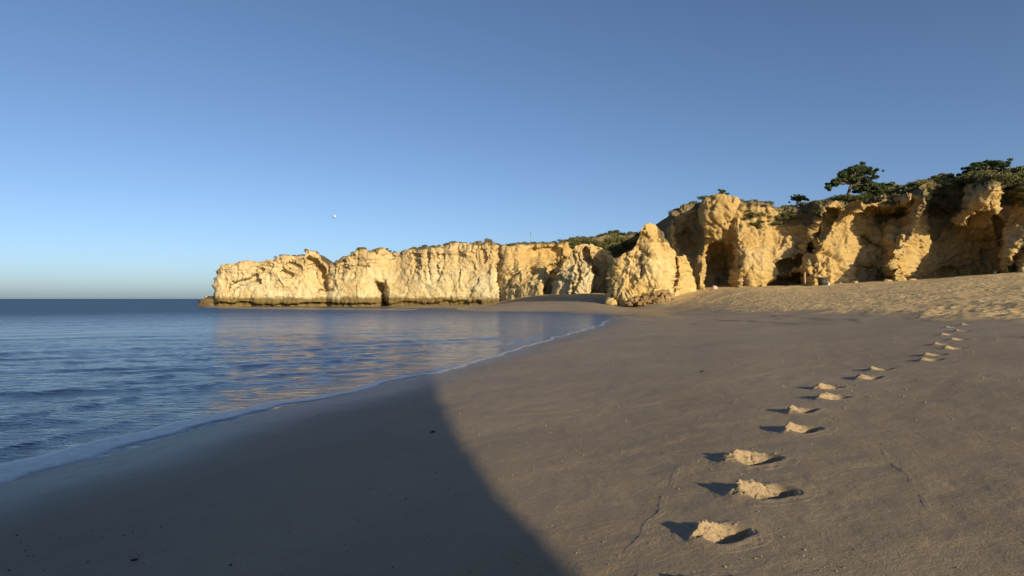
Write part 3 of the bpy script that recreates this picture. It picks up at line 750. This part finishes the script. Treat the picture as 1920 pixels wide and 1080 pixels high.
def build_feet():
    for i, (fx, fy) in enumerate(FEET):
        N = 130 if i < 5 else (64 if i < 10 else 40)
        far = 1.0 if i < 8 else 1.15
        rr = np.linspace(-1, 1, N)
        S, T = np.meshgrid(rr * .27 * far, rr * .29 * far, indexing='ij')
        a = math.radians(SUN_AZ) + FOOT_ROT[i]
        DX = (-S * math.sin(a) + T * math.cos(a)) * FOOT_SC[i]; DY = (S * math.cos(a) + T * math.sin(a)) * FOOT_SC[i]
        X, Y = fx + DX, fy + DY
        base = ground(X, Y) + damp_detail(X, Y)
        g = np.random.default_rng(100 + i)
        pk = g.uniform(-.075, -.045); hh = g.uniform(.056, .066)
        n1 = fbm(S * 18, T * 18, i, 3, 7)
        st = S + .014 * fbm(T * 14, S * 5, i, 2, 9) + .10 * T * T / .15
        # pressed hollow: floor on the sunny side, its far wall climbing to a low crumbly rim that throws the long shadow
        wdt = np.hypot(np.clip(np.abs(T - .01) - .035, 0, 1) / .115, np.where(st < -.055, (st + .055) / .085, 0))
        prof = np.interp(st, [-.16, -.12, -.05, .0, .065, .085, .12, .17, .25], [0, -.036, -.048, -.032, .0, .002, .0, 0, 0])
        hole = prof * sstep(1.0, .55, wdt)
        env = np.exp(-(np.abs(T - pk) / np.where(T < pk, .095, .125)) ** 2.0)
        lip = hh * env * np.where(st > .07, np.exp(-((st - .07) / .040) ** 2), np.exp(-(np.abs(st - .07) / .085) ** 1.7))
        back = .003 * np.exp(-((wdt - 1.1) / .25) ** 2) * (st < .1)
        clod = worley(S * 34, T * 34, np.full_like(S, i * 3.3), 5); clod2 = worley(S * 75, T * 75, np.full_like(S, i * 1.3), 6)
        cr = sstep(.006, .025, lip) + .6 * sstep(-.01, -.04, hole) * sstep(-.06, .0, st)
        H = hole + lip + back + np.clip(cr, 0, 1) * (.022 * (.42 - clod) + .012 * (.42 - clod2) + .008 * n1)
        spill = sstep(.26, .14, worley(S * 24, T * 24, np.full_like(S, i * 7.7), 12)) * sstep(.0, .5, fbm(S * 6, T * 6, i, 2, 15))
        H = (H + .006 * spill) * FOOT_SC[i] ** .7 * (1.0 if i < 8 else .75)
        rad = np.hypot(S / (.27 * far), T / (.29 * far)) + .05 * fbm(S * 12, T * 12, i, 2, 18)
        fade = sstep(.98, .62, rad)
        Z = base + H * fade + .0015 - .012 * sstep(.86, 1.0, rad)
        co = np.stack([X - fx, Y - fy, Z], -1)
        z0 = float(base.mean()); co[..., 2] -= z0
        f = grid_faces(N, N)
        keep = (rad.ravel()[f].min(1) < 1.0)
        dry = np.clip(.22 * np.clip(cr, 0, 1) * fade, 0, .3)  # sunlit yellow of the crumbs put into their colour through the dry-sand tone
        o = link_mesh('footprint', co.reshape(-1, 3), f[keep][:, ::-1], M_SAND, smooth=False, attrs={'dry': dry, 'wet': np.zeros(N * N)})
        o.location = (fx, fy, z0)
        tag(o, FOOT_LABEL[i], 'footprint', 'trail of footprints leading up the beach')
build_feet()

# thin winding tracks left on the damp sand, lying in the sand sheet
def build_track(pts_px, width, seed, tall=.0022):
    pts = np.array([hit_ground(*p) for p in pts_px])
    seg = np.hypot(*np.diff(pts, axis=0).T); s = np.concatenate([[0], np.cumsum(seg)])
    u = np.arange(0, s[-1], .012)
    cx, cy = np.interp(u, s, pts[:, 0]), np.interp(u, s, pts[:, 1])
    cx = cx + .02 * fbm(u * 4, 0, 0, 3, seed); cy = cy + .02 * fbm(u * 4, 5, 0, 3, seed + 1)
    tx, ty = np.gradient(cx), np.gradient(cy); L = np.hypot(tx, ty) + 1e-9
    nx, ny = ty / L, -tx / L
    rows = []
    w_ = np.linspace(-1, 1, 9)
    gap = sstep(-.25, .2, fbm(u * 2.2, 9, 0, 2, seed + 4))
    for q in w_:
        x, y = cx + nx * q * width, cy + ny * q * width
        r = tall * np.exp(-((abs(q) - .45) / .3) ** 2) * np.clip(.5 + 1.4 * fbm(u * 22, q * 3, 0, 3, seed + 2), 0, 1.6) * (1 if q > 0 else .7)
        z = ground(x, y) + damp_detail(x, y) + r * gap + .0008 - .004 * abs(q) ** 3 - .004 * (1 - gap)
        rows.append(np.stack([x, y, z], -1))
    co = np.array(rows)
    link_mesh('track', co.reshape(-1, 3), grid_faces(9, len(u))[:, ::-1], M_SAND, parent=SAND, attrs={'dry': np.zeros(co.shape[:2]), 'wet': np.zeros(co.shape[:2])})
build_track([(1385, 742), (1360, 770), (1325, 795), (1290, 835), (1270, 880), (1250, 925), (1238, 965), (1205, 995), (1182, 1030), (1160, 1070), (1150, 1100)], .034, 3)
build_track([(1238, 965), (1224, 990), (1226, 1015), (1208, 1045), (1200, 1090)], .03, 13)
build_track([(1655, 840), (1690, 880), (1720, 920), (1745, 970), (1750, 1005), (1735, 1035), (1715, 1065), (1712, 1095)], .026, 23, .0013)

# ------------------------------------------------------------------ plants
def surf(face, px, py):
    g, PX, PY = FACE[face]
    i = np.argmin(((PX - px) ** 2 + (PY - py) ** 2).ravel())
    return g.reshape(-1, 3)[i].copy()
def leaf_cloud(clumps, per, size, rng, flat=.75):
    """clumps: (centre, radius) -> many small bent leaf blades spread through each clump's volume"""
    co, fs = [], []
    for c, r in clumps:
        n = int(per * (r / clumps[0][1]) ** 1.6)
        d = rng.normal(size=(n, 3)); d /= np.linalg.norm(d, axis=1, keepdims=True)
        rad = r * rng.uniform(.35, 1.08, n) ** .6
        p = np.array(c) + d * rad[:, None] * np.array([1, 1, flat])
        a = rng.normal(size=(n, 3)); a /= np.linalg.norm(a, axis=1, keepdims=True)
        b = np.cross(a, rng.normal(size=(n, 3))); b /= np.linalg.norm(b, axis=1, keepdims=True)
        L = size * rng.uniform(.6, 1.4, n)[:, None]
        W = L * .42
        k = len(co) and sum(len(x) for x in co)
        quad = np.stack([p - a * L, p + b * W, p + a * L, p - b * W], 1).reshape(-1, 3)
        fs.append(np.arange(n * 4).reshape(-1, 4) + k); co.append(quad)
    return np.concatenate(co), np.concatenate(fs)
def tube(path, rad, n=7):
    path = np.array(path, float); co = []
    for i, p in enumerate(path):
        t = path[min(i + 1, len(path) - 1)] - path[max(i - 1, 0)]; t /= np.linalg.norm(t) + 1e-9
        u = np.cross(t, [0.3, 1, 0.1]); u /= np.linalg.norm(u); v_ = np.cross(t, u)
        r = rad[i]
        for k in range(n):
            a = 2 * math.pi * k / n
            co.append(p + (u * math.cos(a) + v_ * math.sin(a)) * r)
    return np.array(co), grid_faces(len(path), n, wrap=True)
def join(parts):
    co, fs, k = [], [], 0
    for c, f in parts:
        co.append(c); fs.append(f + k); k += len(c)
    return np.concatenate(co), np.concatenate(fs)

SHRUBS = []
for k in range(6):
    rng = np.random.default_rng(60 + k)
    cl = [((0, 0, .35), .55)]
    for j in range(7):
        a = rng.uniform(0, 6.28); cl.append(((math.cos(a) * rng.uniform(.3, .75), math.sin(a) * rng.uniform(.3, .75), rng.uniform(.1, .55)), rng.uniform(.25, .45)))
    co, fs = leaf_cloud(cl, 300, .075, rng)
    st = [tube([(0, 0, -.2), (.02, .02, .1), (rng.uniform(-.3, .3), rng.uniform(-.3, .3), .5)], [.05, .04, .015], 5) for _ in range(3)]
    sco, sfs = join(st)
    fol = link_mesh('foliage', co, fs, M_LEAF if k % 2 else M_LEAF2, smooth=False)
    stm = link_mesh('stem', sco, sfs, M_BARK)
    SHRUBS.append((fol.data, stm.data))
    bpy.data.objects.remove(fol); bpy.data.objects.remove(stm)
def shrub(pos, size, label, group, k=None, sink=.15):
    r = random.random
    k = int(r() * 6) if k is None else k
    e = empty('shrub', (pos[0], pos[1], pos[2] - sink * size))
    e.rotation_euler = (0, 0, r() * 6.28)
    size *= 1.25
    e.scale = (size * (.9 + .5 * r()), size * (.9 + .5 * r()), size * (.65 + .45 * r()))
    for nm, me in zip(('foliage', 'stem'), SHRUBS[k]):
        o = bpy.data.objects.new(nm, me); col.objects.link(o); o.parent = e
    tag(e, label, 'shrub', group)
    return e
def rim(face, px, back=0.0, lift=0.0):
    g, PX, PY = FACE[face]
    j = int(np.argmin(np.abs(PX[-1] - px)))
    p = g[-1, j].copy(); p[1] += back; p[0] += p[0] / p[1] * back * .6; p[2] += lift
    return p
rs = random.Random(31)
# rim of the headland, sparse and low
for px in list(range(520, 600, 9)) + list(range(640, 690, 7)) + list(range(722, 740, 8)) + list(range(762, 936, 10)):
    shrub(rim('headland_cliff', px + rs.uniform(-3, 3), rs.uniform(.3, 2.2)), rs.uniform(.4, .85), ('low scrub bush on the seaward end of the headland, left of its notch' if px < 620 else 'low scrub bush on the headland rim just right of its notch' if px < 750 else 'low scrub bush on the long level rim of the headland'), 'scrub on the headland rim, ' + ('seaward end' if px < 620 else 'beside the notch' if px < 750 else 'level part'), k=rs.choice([0, 2, 4, 1]))
for px in range(945, 1078, 9):
    shrub(rim('bay_cliff', px + rs.uniform(-3, 3), rs.uniform(.3, 3)), rs.uniform(.5, 1.0), 'low scrub bush on the rim above the orange hollow', 'scrub above the orange hollow', k=rs.choice([0, 2, 4, 1]))
for _ in range(42):
    px = rs.uniform(1066, 1262); t = rs.random()
    py = 446 + (px < 1140) * 4 + t * (34 if px > 1120 else 22)
    shrub(surf('bay_cliff', px, py), rs.uniform(1.0, 1.8), 'dark green bush on the slope between the pale rock and the stack', 'bushes on the green slope')
for px in range(1072, 1262, 13):
    shrub(rim('bay_cliff', px, rs.uniform(0, 4)), rs.uniform(.8, 1.4), 'dark green bush on the skyline above the green slope', 'bushes on the skyline of the green slope')
# rim of the right hand cliffs
for px in list(range(1264, 1336, 8)) + list(range(1390, 1560, 7)):
    shrub(rim('beach_cliff', px + rs.uniform(-3, 3), rs.uniform(.2, 3)), rs.uniform(.45, .9), 'low scrub bush on the rim left of the big pine', 'scrub on the rim left of the pine', k=rs.choice([0, 2, 4, 3]))
for px in range(1556, 1740, 7):
    shrub(rim('beach_cliff', px + rs.uniform(-3, 3), rs.uniform(.2, 4)), rs.uniform(.6, 1.15), 'low scrub bush on the rim around the foot of the big pine', 'scrub below the pine')
for px in range(1740, 1815, 5):
    shrub(rim('beach_cliff', px + rs.uniform(-3, 3), rs.uniform(.2, 3)), rs.uniform(.7, 1.2), 'dark bush on the domed rim between the two groups of pines', 'bushes on the domed rim')
for px in range(1820, 1935, 7):
    for q in range(2):
        shrub(rim('beach_cliff', px + rs.uniform(-3, 3), rs.uniform(.2, 6), .5 * q), rs.uniform(.9, 1.5), 'olive bush on the rim at the right edge of the picture', 'bushes on the right rim', k=rs.choice([0, 2, 4, 1]))
def scatter(n, poly_fn, label, group, s0, s1):
    m = 0
    while m < n:
        px, py = poly_fn(); m += 1
        shrub(surf('beach_cliff', px, py), rs.uniform(s0, s1), label, group, sink=.35)
def slope_a():
    px = rs.uniform(1400, 1560); t0 = 382; t1 = np.interp(px, [1400, 1440, 1480, 1540, 1560], [425, 425, 415, 430, 395]); return px, rs.uniform(t0, t1)
scatter(34, slope_a, 'scrub bush clinging to the slope above the shaded caves', 'scrub on the slope above the caves', .35, .8)
def slope_b():
    px = rs.uniform(1738, 1812); return px, rs.uniform(340, np.interp(px, [1738, 1770, 1812], [385, 400, 365]))
scatter(24, slope_b, 'scrub bush clinging to the face below the domed rim', 'scrub below the domed rim', .35, .8)
def slope_c():
    px = rs.uniform(1872, 1925); return px, rs.uniform(345, 385)
scatter(18, slope_c, 'scrub bush on the face at the right edge below the olive bushes', 'scrub on the right edge face', .4, .9)
def slope_d():
    px = rs.uniform(1600, 1712); return px, rs.uniform(368, 384)
scatter(16, slope_d, 'scrub bush hanging over the edge under the big pine', 'scrub hanging under the pine', .3, .6)

for px in (1592, 1600, 1610, 1618, 1626, 1636, 1646, 1656):
    shrub(rim('beach_cliff', px, .4), rs.uniform(1.0, 1.5), 'low scrub bush on the rim around the foot of the big pine', 'scrub below the pine', k=rs.choice([1, 3, 5]))
def pine(clumps_px, foot_px, d, label, seed, group=None, per=420, leaf=.20, mat=M_PINE, name='pine_tree', rad=.26, full=1.0):
    rng = np.random.default_rng(seed)
    x0, y0, z0 = foot_px
    root = empty(name, (x0, y0, z0))
    cl = []
    for px, py, r in clumps_px:
        q = P(px, py, d + rng.uniform(-1.6, 1.6)) - np.array([x0, y0, z0])
        R = r / F * d * full
        cl.append((q, R))
        for _ in range(3):
            cl.append((q + rng.normal(size=3) * R * np.array([.9, .9, .5]), R * rng.uniform(.3, .6)))
    top = max(q[0][2] for q in cl)
    cxm = np.mean([q[0][0] for q in cl]); cym = np.mean([q[0][1] for q in cl])
    fork = np.array([cxm * .35, cym * .3, top * .42])
    trunk = [np.zeros(3) + [0, 0, -.6], fork * [.2, .2, .4], fork * [.6, .6, .75], fork]
    t = tube(trunk, [rad * 1.2, rad, rad * .85, rad * .7], 8)
    link_mesh('trunk', t[0], t[1], M_BARK, root)
    limbs = []
    for q, R in cl[::4]:
        m = (fork + q) / 2 + np.array([0, 0, .12 * np.linalg.norm(q - fork)]) + rng.normal(size=3) * .15
        a = tube([fork, fork * .5 + m * .5, m, q], [rad * .5, rad * .4, rad * .3, rad * .12], 6)
        link_mesh('limb', a[0], a[1], M_BARK, root)
    cl.sort(key=lambda c: -c[1])
    co, fs = leaf_cloud(cl, per, leaf, rng, .6)
    link_mesh('crown', co, fs, mat, root, smooth=False)
    tag(root, label, 'tree', group)
    return root
p = rim('beach_cliff', 1606, 1.5)
pine([(1553, 351, 5), (1558, 346, 5), (1566, 345, 6), (1570, 338, 6), (1578, 333, 6), (1580, 325, 6), (1588, 321, 6), (1597, 317, 6), (1606, 314, 6), (1616, 314, 6), (1625, 318, 6), (1634, 324, 6), (1640, 332, 5), (1644, 318, 3), (1600, 327, 7), (1590, 334, 6), (1612, 330, 7), (1622, 336, 7), (1630, 344, 7), (1640, 348, 7), (1612, 345, 6), (1605, 338, 6), (1580, 342, 5), (1622, 354, 7), (1636, 357, 7), (1648, 354, 6), (1612, 358, 5), (1617, 351, 6), (1627, 347, 6), (1652, 348, 6), (1660, 353, 6), (1604, 352, 5), (1597, 323, 6), (1618, 322, 6)], p, p[1],
     'large spreading pine standing alone on the cliff top', 71, per=520, leaf=.16, full=1.3)
p = rim('beach_cliff', 1668, 3)
pine([(1650, 352, 8), (1664, 349, 8), (1672, 345, 5), (1684, 352, 7), (1697, 351, 7), (1706, 352, 5)], p, p[1], 'low bushy tree right beside the large lone pine', 72, name='bushy_tree', mat=M_LEAF)
p = rim('beach_cliff', 1846, 6)
pine([(1812, 324, 7), (1822, 316, 8), (1836, 309, 8), (1850, 306, 8), (1864, 307, 8), (1878, 310, 8), (1888, 306, 5), (1840, 318, 8), (1860, 318, 9), (1880, 320, 8), (1826, 326, 7)], p, p[1], 'dark flat topped pine near the right edge of the picture', 73)
p = rim('beach_cliff', 1905, 6)
pine([(1896, 320, 9), (1912, 318, 10), (1930, 320, 10), (1904, 332, 10), (1924, 334, 10), (1888, 334, 8), (1945, 325, 9)], p, p[1], 'olive green tree cut by the right edge of the picture', 74, name='bushy_tree', mat=M_LEAF2)
p = rim('beach_cliff', 1768, 3)
pine([(1742, 340, 6), (1753, 334, 7), (1766, 330, 7), (1780, 330, 7), (1790, 335, 6)], p, p[1], 'low dark tree on the domed rim left of the flat topped pine', 75, name='bushy_tree', mat=M_LEAF)
p = rim('beach_cliff', 1355, 1)
pine([(1354, 358, 4), (1351, 363, 4), (1360, 364, 3)], p, p[1], 'tiny tree alone on top of the tall buttress', 76, name='small_tree', per=220, leaf=.13, rad=.09)
p = rim('beach_cliff', 1496, 2)
pine([(1488, 373, 5), (1496, 369, 5), (1505, 371, 5), (1512, 374, 4), (1498, 375, 5)], p, p[1], 'small tree on the rim midway between buttress and big pine', 77, name='small_tree', per=220, leaf=.14, rad=.09)
p = rim('bay_cliff', 1150, 3)
pine([(1138, 440, 5), (1146, 436, 6), (1156, 435, 6), (1163, 439, 5)], p, p[1], 'round dark tree above the green slope, left of the stack', 78, name='round_tree', per=300, leaf=.22, rad=.15)
p = rim('bay_cliff', 1182, 3)
pine([(1174, 442, 5), (1182, 438, 6), (1191, 439, 5)], p, p[1], 'round dark tree just left of the peak of the stack', 79, name='round_tree', per=300, leaf=.22, rad=.15)
p = rim('bay_cliff', 1247, 1)
pine([(1240, 428, 4), (1248, 427, 5), (1256, 430, 4)], p, p[1], 'dark tree seen between the stack and the tall buttress', 80, name='round_tree', per=300, leaf=.22, rad=.15)

# ------------------------------------------------------------------ small things
def on_sand(px, py):
    x, y = hit_ground(px, py); return x, y, float(ground(np.array([x]), np.array([y]))[0])
M_RUB = mat_rock('rubble_rock', (0.34, 0.24, 0.11), (0.20, 0.12, 0.05), (0.10, 0.055, 0.03))
for i, (px, py, d, s_) in enumerate([(1190, 566, 89.5, .8), (1203, 569, 89, .9), (1214, 566, 89.5, .7), (1225, 563, 90, 1.0), (1236, 566, 89.3, .9), (1246, 561, 90, 1.1), (1256, 558, 91, .8), (1240, 552, 91, 1.0), (1229, 551, 91, .8), (1180, 571, 89.5, .6), (1250, 548, 92, .7), (1210, 560, 90, .7), (1196, 560, 90.3, .6)]):
    q = P(px, py, d); gz = float(ground(q[0:1], q[1:2])[0])
    s_ *= .8; o = boulder('boulder', (q[0], q[1], max(gz + .2 * s_, q[2])), (s_ * 1.1, s_, s_ * .9), 20 + i, M_RUB, 4)
    tag(o, 'brown boulder in the rubble at the foot of the big stack', 'boulder', 'rubble at the foot of the stack')
M_PALE = mat_plain('pale_stone', (0.46, 0.36, 0.34), .8, .2, 3)
x, y, z = on_sand(1340, 545); q = P(1340, 543, 96.0); gz = float(ground(q[0:1], q[1:2])[0])
o = boulder('pale_boulder', (q[0], q[1], gz + .25), (.42, .4, .46), 51, M_PALE); tag(o, 'pale pinkish boulder in front of the dark cave mouth', 'boulder')
M_WHITE = mat_plain('white_stone', (0.75, 0.68, 0.55), .8, .15, 5)
for px, py, lab, sd in ((1723, 559, 'small white stone on the dry sand, upper of two', 52), (1704, 575, 'small white stone on the dry sand, lower of two', 53)):
    x, y, z = on_sand(px, py); o = boulder('white_stone', (x, y, z + .07), (.22, .15, .13), sd, M_WHITE, 2); tag(o, lab, 'stone')
M_DARK = mat_plain('dark_weed', (0.035, 0.028, 0.02), .7, .4, 20)
for px, py, lab, sz, sd in ((1317, 697, 'small dark stone alone on the sunlit damp sand', .03, 54), (812, 811, 'dark scrap of seaweed at the edge of the big shadow', .026, 55), (252, 1051, 'dark scrap of seaweed at lower left in the shade', .012, 56), (432, 1061, 'small dark pebble at lower left, right of the seaweed scrap', .008, 57)):
    x, y, z = on_sand(px, py); o = boulder('stone' if 'stone' in lab or 'pebble' in lab else 'seaweed', (x, y, z + sz * .25), (sz * 1.6, sz, sz * .6), sd, M_DARK, 2)
    tag(o, lab, 'stone' if 'stone' in lab or 'pebble' in lab else 'seaweed')
def box(c, s):
    x, y, z = c; a, b, h = s[0] / 2, s[1] / 2, s[2] / 2
    co = np.array([(x + i * a, y + j * b, z + k * h) for k in (-1, 1) for (i, j) in ((-1, -1), (1, -1), (1, 1), (-1, 1))])
    return co, np.array([(3, 2, 1, 0), (4, 5, 6, 7), (0, 1, 5, 4), (1, 2, 6, 5), (2, 3, 7, 6), (3, 0, 4, 7)])
M_BOX = mat_plain('dark_box', (0.03, 0.035, 0.03), .6, .3, 5)
M_WOOD = mat_plain('grey_wood', (0.36, 0.26, 0.17), .85, .3, 9)
def bin_box(px, d, w_, h_, label):
    q = P(px, 536, d); gz = float(ground(q[0:1], q[1:2])[0])
    e = empty('dark_box', (q[0], q[1], gz))
    link_mesh('body', *box((0, 0, .08 + h_ / 2), (w_, w_ * .7, h_)), M_BOX, e, False)
    link_mesh('lid', *box((0, -.02, .11 + h_ + .03), (w_ * 1.08, w_ * .78, .07)), M_BOX, e, False)
    for sx in (-1, 1):
        link_mesh('foot', *box((sx * w_ * .38, 0, .0), (.12, w_ * .6, .16)), M_BOX, e, False)
    tag(e, label, 'box'); return q, gz
q, gz = bin_box(1543, 88.5, 1.0, 1.1, 'dark square box against the sunlit foot of the cliff')
o = boulder('white_bag', (q[0] + .5, q[1] - .55, gz + .22), (.24, .22, .26), 58, mat_plain('white_bag', (.8, .8, .78), .5, .05, 3), 2); tag(o, 'small white rounded bag beside the dark square box', 'bag')
bin_box(1865, 80.5, .8, .5, 'low dark box in the shade at the foot of the right cliff')
q = P(1509, 536, 91.0); gz = float(ground(q[0:1], q[1:2])[0])
c, f = tube([(0, 0, -.3), (.03, 0, .8), (.0, .02, 1.5), (.02, 0, 2.1)], [.13, .12, .12, .11], 8)
c2, f2 = box((.02, 0, 2.1), (.2, .2, .05))
o = link_mesh('wooden_post', *join([(c, f), (c2, f2)]), M_WOOD); o.location = (q[0], q[1], gz); tag(o, 'upright weathered post beside the low shaded cave', 'post')
# thin pole on the far cliff top
p = rim('bay_cliff', 995, 2.0)
e = empty('pole', tuple(p)); M_POLE = mat_plain('grey_pole', (.22, .24, .26), .6, .1, 3)
link_mesh('mast', *tube([(0, 0, -.5), (0, 0, 1.5), (0, 0, 3.0)], [.07, .06, .04], 7), M_POLE, e)
link_mesh('head', *box((0, 0, 2.5), (.28, .2, .5)), M_POLE, e, False)
tag(e, 'thin grey pole standing on the rim above the orange hollow', 'pole')

for i, (px, d, s_) in enumerate([(1318, 98, .4), (1388, 95.5, .5), (1412, 94.5, .35), (1428, 94, .55), (1518, 90.5, .4), (1575, 89.8, .35), (1602, 90.5, .5), (1664, 86, .6), (1684, 84.8, .4), (1710, 86.5, .5)]):
    q = P(px, 536, d); gz = float(ground(q[0:1], q[1:2])[0])
    o = boulder('fallen_rock', (q[0], q[1], gz + .12 * s_), (s_ * 1.2, s_, s_ * .8), 90 + i, M_CLIFF, 3)
    tag(o, 'small fallen rock lying on the sand at the foot of the ochre cliffs', 'rock', 'fallen rocks at the cliff foot')

# the day moon
import bmesh
bm = bmesh.new(); bmesh.ops.create_uvsphere(bm, u_segments=40, v_segments=24, radius=1.0)
me = bpy.data.meshes.new('moon'); bm.to_mesh(me); bm.free()
for pl in me.polygons: pl.use_smooth = True
me.materials.append(mat_plain('moon_rock', (0.32, 0.43, 0.64), 1.0, .02, .02))
mo = bpy.data.objects.new('moon', me); col.objects.link(mo)
q = P(627, 406, 9000.0); mo.location = q; mo.scale = (27,) * 3
tag(mo, 'small pale day moon low in the sky above the headland', 'moon')

# grit, shell bits and crumbs strewn over the damp sand
def build_grit():
    g = np.random.default_rng(77)
    n = 3500
    r = 1.6 * (16 / 1.6) ** g.random(n); a = np.radians(g.uniform(-44, 44, n))
    x, y = r * np.sin(a), r * np.cos(a)
    z0 = ground(x, y)
    dens = fbm(x * .8, y * .8, 0, 3, 91)
    k = (z0 > .12) & (dens > g.uniform(-.5, .6, n)); x, y, z0 = x[k], y[k], z0[k]
    z0 = z0 + damp_detail(x, y)
    n = len(x)
    sz = .0022 * (4.0 ** g.random(n)) * np.clip(np.hypot(x, y) / 5, .8, 1.8)
    oct_ = np.array([(1, 0, 0), (0, 1, 0), (-1, 0, 0), (0, -1, 0), (0, 0, .8), (0, 0, -.8)], float)
    th = g.uniform(0, 6.28, n); cs, sn = np.cos(th), np.sin(th)
    v = oct_[None] * g.uniform(.6, 1.4, (n, 6, 1)) * sz[:, None, None]
    vx = v[..., 0] * cs[:, None] - v[..., 1] * sn[:, None]; vy = v[..., 0] * sn[:, None] + v[..., 1] * cs[:, None]
    co = np.stack([vx + x[:, None], vy + y[:, None], v[..., 2] + z0[:, None] + sz[:, None] * .3], -1).reshape(-1, 3)
    f = np.array([(0, 1, 4), (1, 2, 4), (2, 3, 4), (3, 0, 4), (1, 0, 5), (2, 1, 5), (3, 2, 5), (0, 3, 5)])
    fs = (f[None] + (np.arange(n) * 6)[:, None, None]).reshape(-1, 3)
    t = NT('grit'); c = t.ramp(t.noise(t.pos(), 60.0, 1), [(0.35, (0.16, 0.13, 0.09)), (0.6, (0.30, 0.23, 0.15)), (0.75, (0.48, 0.41, 0.32))])
    o = link_mesh('grit', co, fs, t.out(c, .8, None, .2), smooth=False)
    tag(o, 'fine grit and shell crumbs scattered over the damp sand', kind='stuff')
build_grit()
